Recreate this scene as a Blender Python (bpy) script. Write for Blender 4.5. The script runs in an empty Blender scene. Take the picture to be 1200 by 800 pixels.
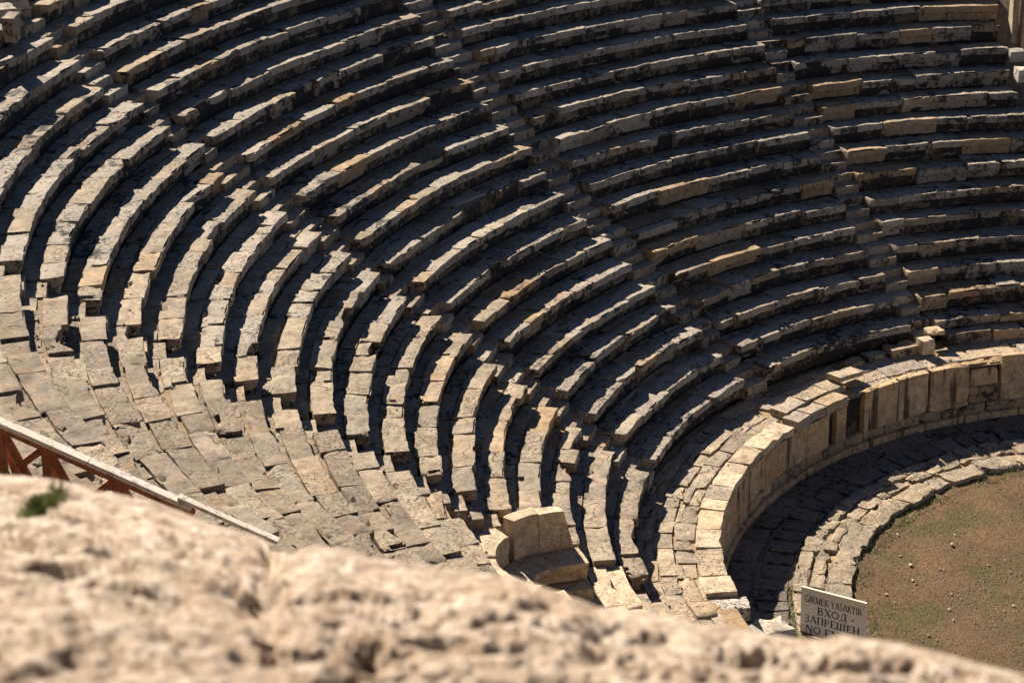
import bpy, math, random
import numpy as np
from mathutils import Matrix, Vector

random.seed(7)
rng = np.random.default_rng(7)
R = math.radians
scene = bpy.context.scene
col = scene.collection

# ------------------------------------------------------------------ camera, sky, sun, exposure
CAM = np.array([41.4818, 0.0, 20.1670])
CD = np.array([-0.87165967, -0.31084379, -0.37892684])
CR = np.array([-0.32902574, 0.94415607, -0.01764611])
CU = np.array([-0.36325126, -0.10929528, 0.92525838])
FPX = 2643.759
cam_data = bpy.data.cameras.new('camera')
cam = bpy.data.objects.new('camera', cam_data)
col.objects.link(cam)
m = Matrix.Identity(4)
for i in range(3):
    m[i][0], m[i][1], m[i][2], m[i][3] = CR[i], CU[i], -CD[i], CAM[i]
cam.matrix_world = m
cam_data.sensor_width = 36
cam_data.lens = FPX / 1200 * 36
cam_data.clip_end = 500
cam_data.dof.use_dof = True
cam_data.dof.focus_distance = 44
cam_data.dof.aperture_fstop = 4.2
scene.camera = cam

SUN_AZ, SUN_EL = -2.34, R(34.9)
world = bpy.data.worlds.new('World')
scene.world = world
world.use_nodes = True
wn = world.node_tree.nodes
sky = wn.new('ShaderNodeTexSky')
sky.sky_type = 'NISHITA'
sky.sun_disc = False
sky.sun_elevation = SUN_EL
sky.sun_rotation = math.pi / 2 - SUN_AZ
sky.altitude = 1200
sky.air_density = 0.5
sky.dust_density = 0.0
sky.ozone_density = 3.0
wn['Background'].inputs[1].default_value = 0.05
world.node_tree.links.new(sky.outputs[0], wn['Background'].inputs[0])
sun_data = bpy.data.lights.new('sun', 'SUN')
sun_data.energy = 5.0
sun_data.angle = R(0.5)
sun_data.color = (1.0, 0.90, 0.775)
sun = bpy.data.objects.new('sun', sun_data)
col.objects.link(sun)
sv = Vector((math.cos(SUN_EL) * math.cos(SUN_AZ), math.cos(SUN_EL) * math.sin(SUN_AZ), math.sin(SUN_EL)))
sun.rotation_euler = sv.to_track_quat('Z', 'Y').to_euler()
scene.view_settings.view_transform = 'Standard'
scene.view_settings.look = 'None'
scene.view_settings.exposure = 1.25
scene.view_settings.gamma = 1.0

# ------------------------------------------------------------------ theatre dimensions (metres, z = 0 on the lowest seat row)
R1, T, H = 11.567, 0.6363, 0.42
ZD = -0.522            # walkway above the podium
ZF = -1.903            # orchestra floor
RP = 9.89              # podium face
SIL = [(-200, 500), (0, 556), (130, 578), (310, 634), (420, 650), (600, 676), (700, 712), (850, 735), (1000, 740), (1200, 792), (1400, 850)]


def px(P):
    v = np.asarray(P, float) - CAM
    z = v @ CD
    return 600 + FPX * (v @ CR) / z, 400 - FPX * (v @ CU) / z


def seen(P, mx=70, my=60):
    """rough test: could the photo's view show this point (not far outside the frame nor well behind the near rock)"""
    x, y = px(P)
    if x < -mx or x > 1200 + mx or y < -my or y > 800 + my:
        return False
    s = np.interp(x, [a for a, b in SIL], [b for a, b in SIL])
    return y < s + my


def ray_at(x, y, d):
    v = CD + CR * (x - 600) / FPX - CU * (y - 400) / FPX
    return CAM + v / np.linalg.norm(v) * d


def pol(r, th, z):
    return np.array([r * math.cos(th), r * math.sin(th), z])


# ------------------------------------------------------------------ noise
def _hash(ix, iy, iz, s):
    n = (ix * 374761393 + iy * 668265263 + iz * 2147483647 + s * 1274126177) & 0xffffffff
    n = ((n ^ (n >> 13)) * 1274126177) & 0xffffffff
    n = n ^ (n >> 16)
    return (n & 0xffff) / 32767.5 - 1.0


def vnoise(P, scale=1.0, seed=0):
    P = np.asarray(P) * scale
    I = np.floor(P).astype(np.int64)
    F = P - I
    F = F * F * (3 - 2 * F)
    out = 0
    for dx in (0, 1):
        wx = F[:, 0] if dx else 1 - F[:, 0]
        for dy in (0, 1):
            wy = F[:, 1] if dy else 1 - F[:, 1]
            for dz in (0, 1):
                wz = F[:, 2] if dz else 1 - F[:, 2]
                out = out + wx * wy * wz * _hash(I[:, 0] + dx, I[:, 1] + dy, I[:, 2] + dz, seed)
    return out


def vnoise3(P, scale, seed):
    return np.stack([vnoise(P, scale, seed + k * 17) for k in range(3)], -1)


# ------------------------------------------------------------------ materials
def mat_base(name):
    mt = bpy.data.materials.new(name)
    mt.use_nodes = True
    nt = mt.node_tree
    return mt, nt, nt.nodes, nt.links, nt.nodes['Principled BSDF']


def mathn(nt, op, a, b=None, clamp=False):
    n = nt.nodes.new('ShaderNodeMath')
    n.operation = op
    n.use_clamp = clamp
    for i, v in enumerate((a, b)):
        if v is None:
            continue
        if isinstance(v, (int, float)):
            n.inputs[i].default_value = v
        else:
            nt.links.new(v, n.inputs[i])
    return n.outputs[0]


def smooth(nt, v, lo, hi, a=0.0, b=1.0):
    n = nt.nodes.new('ShaderNodeMapRange')
    n.interpolation_type = 'SMOOTHSTEP'
    nt.links.new(v, n.inputs[0])
    for i, q in enumerate((lo, hi, a, b)):
        n.inputs[i + 1].default_value = q
    return n.outputs[0]


def mix(nt, f, a, b, mode='MIX'):
    n = nt.nodes.new('ShaderNodeMix')
    n.data_type = 'RGBA'
    n.blend_type = mode
    for i, v in ((0, f), (6, a), (7, b)):
        if isinstance(v, (int, float)):
            n.inputs[i].default_value = v
        elif isinstance(v, tuple):
            n.inputs[i].default_value = (*v, 1)
        else:
            nt.links.new(v, n.inputs[i])
    return n.outputs[2]


def noise(nt, vec, scale, detail=4, rough=0.6, stretch=None):
    n = nt.nodes.new('ShaderNodeTexNoise')
    n.inputs['Scale'].default_value = scale
    n.inputs['Detail'].default_value = detail
    n.inputs['Roughness'].default_value = rough
    if stretch:
        mp = nt.nodes.new('ShaderNodeMapping')
        mp.inputs['Scale'].default_value = stretch
        nt.links.new(vec, mp.inputs['Vector'])
        vec = mp.outputs[0]
    nt.links.new(vec, n.inputs['Vector'])
    return n.outputs['Fac']


def ramp(nt, f, stops, interp='LINEAR'):
    n = nt.nodes.new('ShaderNodeValToRGB')
    n.color_ramp.interpolation = interp
    el = n.color_ramp.elements
    while len(el) < len(stops):
        el.new(0.5)
    for e, (p, c) in zip(el, stops):
        e.position = p
        e.color = (*c, 1)
    nt.links.new(f, n.inputs[0])
    return n.outputs[0]


def stone_mat(name, palette, lichen=0.5, vert=0.3, speck=0.4, rust=0.0, bump=0.9, dist=0.05, scale=1.0, streak=0.0, crust=(0.013, 0.015, 0.019), crack=0.7):
    mt, nt, N, L, B = mat_base(name)
    geo = N.new('ShaderNodeNewGeometry')
    oi = N.new('ShaderNodeObjectInfo')
    sep = N.new('ShaderNodeSeparateXYZ')
    L.new(geo.outputs['Normal'], sep.inputs[0])
    nz = mathn(nt, 'ABSOLUTE', sep.outputs[2])
    comb = N.new('ShaderNodeCombineXYZ')
    off = mathn(nt, 'MULTIPLY', oi.outputs['Random'], 41.0)
    for i in range(3):
        L.new(off, comb.inputs[i])
    va = N.new('ShaderNodeVectorMath')
    va.operation = 'ADD'
    L.new(geo.outputs['Position'], va.inputs[0])
    L.new(comb.outputs[0], va.inputs[1])
    vec = va.outputs[0]
    pos = geo.outputs['Position']
    n1 = noise(nt, vec, 1.7 * scale, 4, 0.65)
    n2 = noise(nt, vec, 5.0 * scale, 9, 0.76)
    n3 = noise(nt, vec, 17 * scale, 5, 0.75)
    n0 = noise(nt, vec, 0.9 * scale, 2, 0.5)
    var = smooth(nt, mathn(nt, 'ADD', n0, mathn(nt, 'MULTIPLY', mathn(nt, 'SUBTRACT', mathn(nt, 'FRACT', mathn(nt, 'MULTIPLY', oi.outputs['Random'], 17.3)), 0.5), 0.25)), 0.36, 0.66, 0.05, 1.0)
    nbig = noise(nt, pos, 0.35, 3)
    base = ramp(nt, oi.outputs['Random'], palette)
    base = mix(nt, 1.0, base, ramp(nt, n2, [(0.32, (0.50, 0.46, 0.42)), (0.46, (0.88, 0.87, 0.85)), (0.56, (1.08, 1.06, 1.03)), (0.68, (1.38, 1.33, 1.25))]), 'MULTIPLY')
    base = mix(nt, 1.0, base, ramp(nt, n1, [(0.3, (0.72, 0.71, 0.70)), (0.5, (1.0, 1.0, 1.0)), (0.7, (1.2, 1.17, 1.12))]), 'MULTIPLY')
    # warm stains
    nw = noise(nt, vec, 2.6 * scale, 4, 0.6)
    base = mix(nt, smooth(nt, nw, 0.56, 0.70, 0, 0.3 + rust * 0.4), base, (0.37, 0.205, 0.085))
    # light specks and dark pits
    base = mix(nt, mathn(nt, 'MULTIPLY', smooth(nt, n3, 0.56, 0.66, 0, speck), var), base, (0.60, 0.54, 0.45))
    base = mix(nt, mathn(nt, 'MULTIPLY', smooth(nt, n3, 0.49, 0.40, 0, min(1, speck * 2.0)), var), base, (0.07, 0.056, 0.042))
    # cracks
    wv = N.new('ShaderNodeVectorMath')
    wv.operation = 'MULTIPLY_ADD'
    nc = N.new('ShaderNodeTexNoise')
    nc.inputs['Scale'].default_value = 4
    L.new(vec, nc.inputs['Vector'])
    L.new(nc.outputs['Color'], wv.inputs[0])
    wv.inputs[1].default_value = (0.35, 0.35, 0.35)
    L.new(vec, wv.inputs[2])
    vo = N.new('ShaderNodeTexVoronoi')
    vo.feature = 'DISTANCE_TO_EDGE'
    vo.inputs['Scale'].default_value = 1.1 * scale
    L.new(wv.outputs[0], vo.inputs['Vector'])
    ck = mathn(nt, 'MULTIPLY', smooth(nt, vo.outputs['Distance'], 0.004, 0.022, 1, 0), smooth(nt, n1, 0.53, 0.60, 0, crack))
    base = mix(nt, ck, base, (0.06, 0.045, 0.03))
    # dark lichen crust: patches, more of it on upright faces
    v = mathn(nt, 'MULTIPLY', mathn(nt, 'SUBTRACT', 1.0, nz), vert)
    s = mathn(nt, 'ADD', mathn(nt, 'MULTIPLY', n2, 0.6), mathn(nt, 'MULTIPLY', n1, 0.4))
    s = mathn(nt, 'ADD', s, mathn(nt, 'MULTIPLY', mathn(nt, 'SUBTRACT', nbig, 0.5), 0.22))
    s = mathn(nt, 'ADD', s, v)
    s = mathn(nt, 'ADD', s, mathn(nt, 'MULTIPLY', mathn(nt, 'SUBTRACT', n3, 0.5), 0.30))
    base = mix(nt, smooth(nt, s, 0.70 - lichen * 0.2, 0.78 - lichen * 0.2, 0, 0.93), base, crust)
    if streak:
        st = noise(nt, pos, 1.0, 4, 0.6, (5.0, 5.0, 0.45))
        base = mix(nt, smooth(nt, st, 0.55, 0.66, 0, streak), base, (0.06, 0.04, 0.022))
    L.new(base, B.inputs['Base Color'])
    B.inputs['Roughness'].default_value = 0.92
    B.inputs['Specular IOR Level'].default_value = 0.2
    bp = N.new('ShaderNodeBump')
    bp.inputs['Strength'].default_value = bump
    bp.inputs['Distance'].default_value = dist
    hgt = mathn(nt, 'ADD', mathn(nt, 'MULTIPLY', n2, 0.9), mathn(nt, 'MULTIPLY', n3, 0.45))
    hgt = mathn(nt, 'SUBTRACT', hgt, mathn(nt, 'MULTIPLY', ck, 0.5))
    L.new(hgt, bp.inputs['Height'])
    L.new(bp.outputs[0], B.inputs['Normal'])
    return mt


TAN = [(0.0, (0.36, 0.285, 0.205)), (0.25, (0.32, 0.262, 0.198)), (0.5, (0.38, 0.308, 0.225)), (0.72, (0.30, 0.255, 0.20)), (0.9, (0.43, 0.35, 0.255)), (1.0, (0.37, 0.275, 0.18))]
M_SEAT = stone_mat('weathered_seat_stone', TAN, lichen=0.36, vert=0.15, speck=0.45)
M_WORN = stone_mat('trodden_seat_stone', [(0.0, (0.27, 0.213, 0.152)), (0.3, (0.225, 0.182, 0.137)), (0.6, (0.31, 0.248, 0.178)), (0.85, (0.25, 0.207, 0.16)), (1.0, (0.42, 0.345, 0.255))], lichen=0.30, vert=0.15, speck=0.5)
M_DARK = stone_mat('lichen_and_shade_seat_stone', [(0.0, (0.37, 0.32, 0.26)), (0.5, (0.42, 0.37, 0.305)), (0.85, (0.46, 0.395, 0.31)), (1.0, (0.38, 0.26, 0.15))], lichen=0.93, vert=0.02, speck=0.55, rust=0.5)  # lichen crust, made denser to put deeper shade into the stone colour
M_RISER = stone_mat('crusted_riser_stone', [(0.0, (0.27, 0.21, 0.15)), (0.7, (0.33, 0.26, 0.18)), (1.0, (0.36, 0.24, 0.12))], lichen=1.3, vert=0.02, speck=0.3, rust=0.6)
M_FRESH = stone_mat('fresh_seat_stone', [(0.0, (0.38, 0.29, 0.19)), (0.5, (0.36, 0.255, 0.15)), (1.0, (0.43, 0.34, 0.235))], lichen=0.28, vert=0.10, speck=0.35, rust=0.8, bump=0.7)
M_PAVE = stone_mat('paving_stone', [(0.0, (0.42, 0.335, 0.235)), (0.35, (0.36, 0.305, 0.245)), (0.7, (0.46, 0.37, 0.26)), (1.0, (0.40, 0.295, 0.185))], lichen=0.15, vert=0.12, speck=0.55)
M_MARBLE = stone_mat('marble', [(0.0, (0.52, 0.40, 0.255)), (0.5, (0.50, 0.40, 0.28)), (1.0, (0.57, 0.465, 0.33))], lichen=0.14, vert=0.05, speck=0.3, rust=0.3, bump=0.4, crack=0.5)
M_PODIUM = stone_mat('podium_marble', [(0.0, (0.51, 0.35, 0.20)), (0.5, (0.54, 0.40, 0.245)), (1.0, (0.50, 0.31, 0.155))], lichen=0.34, vert=0.03, speck=0.25, rust=1.1, bump=0.5, streak=0.9, crack=0.5)
M_PODBASE = stone_mat('podium_base_stone', [(0.0, (0.40, 0.30, 0.19)), (1.0, (0.42, 0.30, 0.18))], lichen=0.56, vert=0.06, speck=0.35, rust=0.6, bump=0.9)
M_WHITE = stone_mat('pale_block_stone', [(0.0, (0.52, 0.465, 0.39)), (1.0, (0.58, 0.52, 0.44))], lichen=0.25, vert=0.05, speck=0.6)
M_GREY = stone_mat('grey_block_stone', [(0.0, (0.33, 0.30, 0.27)), (1.0, (0.36, 0.33, 0.29))], lichen=0.25, vert=0.1, speck=0.6)
M_KERB = stone_mat('kerb_stone', [(0.0, (0.42, 0.335, 0.235)), (0.5, (0.38, 0.315, 0.235)), (1.0, (0.45, 0.36, 0.25))], lichen=0.2, vert=0.1, speck=0.6, bump=1.0, dist=0.08)
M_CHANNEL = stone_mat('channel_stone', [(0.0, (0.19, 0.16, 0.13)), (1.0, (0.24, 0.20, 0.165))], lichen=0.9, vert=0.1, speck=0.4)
M_CORE = stone_mat('rubble_fill', [(0.0, (0.26, 0.19, 0.12)), (1.0, (0.30, 0.22, 0.14))], lichen=0.45, vert=0.2, speck=0.4)
M_MORTAR = stone_mat('earth_joint', [(0.0, (0.36, 0.255, 0.15)), (1.0, (0.36, 0.255, 0.15))], lichen=0.2, vert=0.0, speck=0.4)


def rock_mat():
    mt, nt, N, L, B = mat_base('foreground_limestone')
    geo = N.new('ShaderNodeNewGeometry')
    pos = geo.outputs['Position']
    a = noise(nt, pos, 2.2, 5, 0.65)
    b = noise(nt, pos, 13, 8, 0.75)
    c = noise(nt, pos, 34, 4, 0.7)
    col_ = ramp(nt, b, [(0.36, (0.19, 0.125, 0.08)), (0.44, (0.37, 0.275, 0.195)), (0.52, (0.49, 0.385, 0.285)), (0.62, (0.64, 0.545, 0.44))])
    col_ = mix(nt, smooth(nt, a, 0.52, 0.66, 0, 0.5), col_, (0.37, 0.255, 0.16))
    col_ = mix(nt, smooth(nt, a, 0.46, 0.34, 0, 0.6), col_, (0.54, 0.465, 0.38))
    col_ = mix(nt, smooth(nt, c, 0.44, 0.34, 0, 0.6), col_, (0.15, 0.10, 0.065))
    L.new(col_, B.inputs['Base Color'])
    B.inputs['Roughness'].default_value = 0.95
    B.inputs['Specular IOR Level'].default_value = 0.15
    bp = N.new('ShaderNodeBump')
    bp.inputs['Strength'].default_value = 0.8
    bp.inputs['Distance'].default_value = 0.03
    L.new(mathn(nt, 'ADD', b, mathn(nt, 'MULTIPLY', c, 0.4)), bp.inputs['Height'])
    L.new(bp.outputs[0], B.inputs['Normal'])
    return mt


M_ROCK = rock_mat()


def ground_mat():
    mt, nt, N, L, B = mat_base('dry_ground')
    geo = N.new('ShaderNodeNewGeometry')
    pos = geo.outputs['Position']
    n0 = noise(nt, pos, 0.45, 4, 0.6)
    n1 = noise(nt, pos, 2.5, 5, 0.7)
    n2 = noise(nt, pos, 17, 4, 0.8)
    n3 = noise(nt, pos, 45, 3, 0.8)
    c = ramp(nt, n0, [(0.3, (0.10, 0.076, 0.042)), (0.46, (0.145, 0.095, 0.056)), (0.60, (0.185, 0.115, 0.065)), (0.72, (0.215, 0.125, 0.068)), (0.85, (0.15, 0.11, 0.07))])
    c = mix(nt, smooth(nt, noise(nt, pos, 0.6, 5, 0.75), 0.49, 0.60, 0, 0.75), c, (0.095, 0.084, 0.034))
    c = mix(nt, smooth(nt, n1, 0.52, 0.66, 0, 0.4), c, (0.10, 0.074, 0.042))
    c = mix(nt, smooth(nt, n2, 0.56, 0.72, 0, 0.6), c, (0.34, 0.25, 0.15))
    c = mix(nt, smooth(nt, n2, 0.46, 0.32, 0, 0.75), c, (0.055, 0.040, 0.02))
    c = mix(nt, smooth(nt, n3, 0.62, 0.72, 0, 0.5), c, (0.42, 0.34, 0.24))
    L.new(c, B.inputs['Base Color'])
    B.inputs['Roughness'].default_value = 1
    B.inputs['Specular IOR Level'].default_value = 0.1
    bp = N.new('ShaderNodeBump')
    bp.inputs['Strength'].default_value = 0.9
    bp.inputs['Distance'].default_value = 0.06
    L.new(mathn(nt, 'ADD', n2, mathn(nt, 'MULTIPLY', n1, 0.8)), bp.inputs['Height'])
    L.new(bp.outputs[0], B.inputs['Normal'])
    return mt


def wood_mat(name, c0, c1, rough=0.7):
    mt, nt, N, L, B = mat_base(name)
    geo = N.new('ShaderNodeNewGeometry')
    n = noise(nt, geo.outputs['Position'], 4, 5, 0.7, (1, 1, 6))
    n2 = noise(nt, geo.outputs['Position'], 9, 5, 0.75)
    c = ramp(nt, n, [(0.3, c0), (0.7, c1)])
    c = mix(nt, smooth(nt, n2, 0.53, 0.63, 0, 0.75), c, tuple(x * 0.4 for x in c0))
    L.new(c, B.inputs['Base Color'])
    B.inputs['Roughness'].default_value = rough
    return mt


def flat_mat(name, c, rough=0.8, var=0.15):
    mt, nt, N, L, B = mat_base(name)
    geo = N.new('ShaderNodeNewGeometry')
    n = noise(nt, geo.outputs['Position'], 12, 4, 0.7)
    L.new(ramp(nt, n, [(0.3, tuple(x * (1 - var) for x in c)), (0.7, tuple(min(1, x * (1 + var)) for x in c))]), B.inputs['Base Color'])
    B.inputs['Roughness'].default_value = rough
    return mt


M_GROUND = ground_mat()
M_RAIL = wood_mat('bleached_rail_timber', (0.60, 0.50, 0.39), (0.80, 0.72, 0.62))
M_POST = wood_mat('stained_post_timber', (0.28, 0.085, 0.025), (0.42, 0.145, 0.045))
M_BOARD = flat_mat('sign_board_paint', (0.82, 0.68, 0.52), 0.6, 0.08)
M_LETTER = flat_mat('sign_letter_paint', (0.035, 0.025, 0.03), 0.6)
M_RUST = flat_mat('rusted_steel', (0.22, 0.075, 0.03), 0.8, 0.4)
M_GRASS = flat_mat('grass_green', (0.20, 0.23, 0.065), 0.8, 0.4)
M_DRYGRASS = flat_mat('dry_grass', (0.12, 0.12, 0.035), 0.9, 0.5)
M_PEBBLE = stone_mat('pebble_stone', [(0.0, (0.42, 0.34, 0.25)), (1.0, (0.58, 0.51, 0.42))], lichen=0.0, vert=0.0, speck=0.3)


# ------------------------------------------------------------------ object helpers
WL = {}     # object name -> world location


def link(name, data, parent=None, loc=(0, 0, 0)):
    o = bpy.data.objects.new(name, data)
    col.objects.link(o)
    loc = np.asarray(loc, float)
    if parent is not None:
        o.parent = parent
        o.location = loc - WL[parent.name]
    else:
        o.location = loc
    WL[o.name] = loc
    return o


def tag(o, label=None, cat=None, group=None, kind=None):
    if label: o['label'] = label
    if cat: o['category'] = cat
    if group: o['group'] = group
    if kind: o['kind'] = kind
    return o


def thing(name, label, cat, loc, group=None):
    return tag(link(name, None, None, loc), label, cat, group)


def mesh_obj(name, V, F, mat, parent=None, loc=None, smooth_shade=True, angle=38):
    V = np.asarray(V, float)
    if loc is None:
        loc = V.mean(0) if parent is not None else (0, 0, 0)
    me = bpy.data.meshes.new(name)
    me.from_pydata((V - np.asarray(loc)).tolist(), [], F)
    me.materials.append(mat)
    if smooth_shade:
        me.polygons.foreach_set('use_smooth', [True] * len(me.polygons))
        if angle:
            me.set_sharp_from_angle(angle=R(angle))
    return link(name, me, parent, loc)


_topo = {}


def grid_topo(nu, nv, nw):
    """surface of an nu x nv x nw lattice: vertex index triples and quads"""
    k = (nu, nv, nw)
    if k in _topo:
        return _topo[k]
    idx = {}
    tri = []

    def g(i, j, l):
        if (i, j, l) not in idx:
            idx[(i, j, l)] = len(tri)
            tri.append((i, j, l))
        return idx[(i, j, l)]
    F = []
    for i in range(nu - 1):
        for j in range(nv - 1):
            F.append((g(i, j, 0), g(i, j + 1, 0), g(i + 1, j + 1, 0), g(i + 1, j, 0)))
            F.append((g(i, j, nw - 1), g(i + 1, j, nw - 1), g(i + 1, j + 1, nw - 1), g(i, j + 1, nw - 1)))
    for i in range(nu - 1):
        for l in range(nw - 1):
            F.append((g(i, 0, l), g(i + 1, 0, l), g(i + 1, 0, l + 1), g(i, 0, l + 1)))
            F.append((g(i, nv - 1, l), g(i, nv - 1, l + 1), g(i + 1, nv - 1, l + 1), g(i + 1, nv - 1, l)))
    for j in range(nv - 1):
        for l in range(nw - 1):
            F.append((g(0, j, l), g(0, j, l + 1), g(0, j + 1, l + 1), g(0, j + 1, l)))
            F.append((g(nu - 1, j, l), g(nu - 1, j + 1, l), g(nu - 1, j + 1, l + 1), g(nu - 1, j, l + 1)))
    _topo[k] = (np.array(tri), F)
    return _topo[k]


_sd = [0]


def rough_stone(name, us, vs, ws, fn, mat, parent=None, amp=0.014, bevel=0.02, chip=0.05, flip=False, loc=None):
    """a stone: lattice surface in (u,v,w) mapped by fn to the world, edges worn, faces uneven"""
    tri, F = grid_topo(len(us), len(vs), len(ws))
    U, Vv, W = np.asarray(us)[tri[:, 0]], np.asarray(vs)[tri[:, 1]], np.asarray(ws)[tri[:, 2]]
    P = fn(U, Vv, W)
    ext = ((tri == 0) | (tri == np.array([len(us), len(vs), len(ws)]) - 1)).sum(1)
    c = P.mean(0)
    _sd[0] += 1
    s = _sd[0]
    q = P + s * 3.17
    d = vnoise3(q, 2.2, 1) * amp * 0.9 + vnoise3(q, 7.0, 5) * amp
    e = (ext >= 2)
    er = bevel * (0.6 + 0.5 * vnoise(q, 5.0, 9)) + chip * np.maximum(0, vnoise(q, 3.0, 11) - 0.30) * 1.6
    er = np.where(e, er, 0) * np.where(ext >= 3, 1.5, 1)
    dirv = c - P
    # pull edges back along the axes that are short, not just to the centre
    dirv = dirv / (np.abs(dirv).max(1, keepdims=True) + 1e-6)
    P = P + d + dirv * er[:, None]
    if flip:
        F = [f[::-1] for f in F]
    return mesh_obj(name, P, F, mat, parent, loc)


def polmap(r, th, z):
    return np.stack([r * np.cos(th), r * np.sin(th), z + 0 * r], -1)


def lv(n):
    return np.linspace(0, 1, n)


def sector(name, r0, r1, a0, a1, z0, z1, mat, parent=None, amp=0.012, bevel=0.02, chip=0.05, tilt=0.0, step=0.2, nv=3, nw=3, jit=0.0):
    """an annular-sector stone"""
    nu = max(3, int((a1 - a0) * (r0 + r1) / 2 / step) + 2)
    ja = (rng.random(4) - 0.5) * jit
    jr = (rng.random(4) - 0.5) * jit
    rm = (r0 + r1) / 2
    tl = (rng.random(2) - 0.5) * 2 * tilt

    def fn(u, v, w):
        def bil(k): return (k[0] * (1 - u) + k[1] * u) * (1 - v) + (k[2] * (1 - u) + k[3] * u) * v
        r = r0 + (r1 - r0) * v + bil(jr)
        th = a0 + (a1 - a0) * u + bil(ja) / rm
        z = z0 + (z1 - z0) * w + (u - 0.5) * tl[0] + (v - 0.5) * tl[1]
        return polmap(r, th, z)
    return rough_stone(name, lv(nu), lv(nv), lv(nw), fn, mat, parent, amp, bevel, chip, flip=True)


def block(name, c, size, rot, mat, parent=None, amp=0.015, bevel=0.02, chip=0.08, n=(6, 5, 4), tilt=(0, 0), loc=None):
    """a loose rectangular stone standing on c"""
    M = np.array((Matrix.Rotation(rot, 3, 'Z') @ Matrix.Rotation(tilt[0], 3, 'X') @ Matrix.Rotation(tilt[1], 3, 'Y')))
    s = np.array(size)

    def fn(u, v, w):
        return (np.stack([u - 0.5, v - 0.5, w], -1) * s) @ M.T + np.array(c)
    return rough_stone(name, lv(n[0]), lv(n[1]), lv(n[2]), fn, mat, parent, amp, bevel, chip, loc=loc)


def annulus(name, r0, r1, a0, a1, z, mat, nr=8, na=90, bump=0.0, zfun=None):
    rr = np.linspace(r0, r1, nr)
    aa = np.linspace(a0, a1, na)
    A, Q = np.meshgrid(aa, rr)
    Z = (zfun(Q, A) if zfun else z + 0 * Q)
    V = polmap(Q.ravel(), A.ravel(), Z.ravel())
    if bump:
        V[:, 2] += vnoise(V, 1.3, 3) * bump + vnoise(V, 4, 4) * bump * 0.5
    F = [(i * na + j, (i + 1) * na + j, (i + 1) * na + j + 1, i * na + j + 1) for i in range(nr - 1) for j in range(na - 1)]
    return mesh_obj(name, V, F, mat, None, (0, 0, 0), True, None)


# ------------------------------------------------------------------ terrain
tag(annulus('ground', 0.02, 10.3, -math.pi, math.pi, ZF - 0.02, M_GROUND, 40, 140, 0.03), 'brown dry orchestra ground with patches of dead grass', kind='structure')


def hill_z(r, a):
    cone = (r - R1) / T * H - 0.95
    flat = (27.5 - R1) / T * H - 0.95
    w = np.clip((a + 0.95) / 0.25, 0, 1)
    top = flat + (np.minimum(cone, 17.3) - flat) * w
    z = np.minimum(cone, np.where(r > 27.5, top, cone))
    return np.where(r < 11.6, ZD - 0.14, z)


tag(annulus('hillside', 10.25, 75, -2.95, 1.0, 0, M_CORE, 120, 120, 0.02, hill_z), 'earth and rubble slope that the seating is built on', kind='structure')

# ------------------------------------------------------------------ seating
S0 = [-1.094, -1.084, -1.085, -1.085, -1.085, -1.085, -1.085, -1.093, -1.092, -1.094, -1.101, -1.082, -1.078, -1.088, -1.081, -1.087, -1.088, -1.082]
S1L = [-1.490, -1.482, -1.485, -1.493, -1.499, -1.485, -1.520, -1.514, -1.502, -1.511, -1.503, -1.508, -1.500, -1.499, -1.486, -1.514, -1.502, -1.511, -1.497, -1.505, -1.512]
S1R = [-1.544, -1.549, -1.548, -1.553, -1.556, -1.569, -1.569, -1.558, -1.556, -1.549, -1.549, -1.560, -1.556, -1.545, -1.553, -1.544, -1.538, -1.544, -1.538, -1.548, -1.550]
S2L = [-1.954, -1.956, -1.956, -1.953, -1.948, -1.945, -1.951, -1.942, -1.943, -1.947, -1.960, -1.954, -1.957, -1.961, -1.962, -1.964, -1.974]
S2R = [-2.019, -2.005, -2.011, -2.010, -2.006, -2.003, -2.006, -1.996, -1.997, -2.000, -2.010, -2.003, -2.005, -2.008, -2.009, -2.010, -2.016]
S3L = [-2.410, -2.411, -2.409, -2.402, -2.402, -2.407, -2.410, -2.407, -2.407, -2.401, -2.404, -2.412, -2.412, -2.403]
S3R = [-2.466, -2.460, -2.459, -2.460, -2.456, -2.453, -2.455, -2.454, -2.452, -2.451, -2.453, -2.443, -2.449, -2.443]


def edge(lst, n):
    return lst[n - 1] if n <= len(lst) else lst[-1] + random.uniform(-0.006, 0.006)


WDG = np.array([0.0, 0.045, 0.30, 0.6, 0.66, 1.0])


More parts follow.
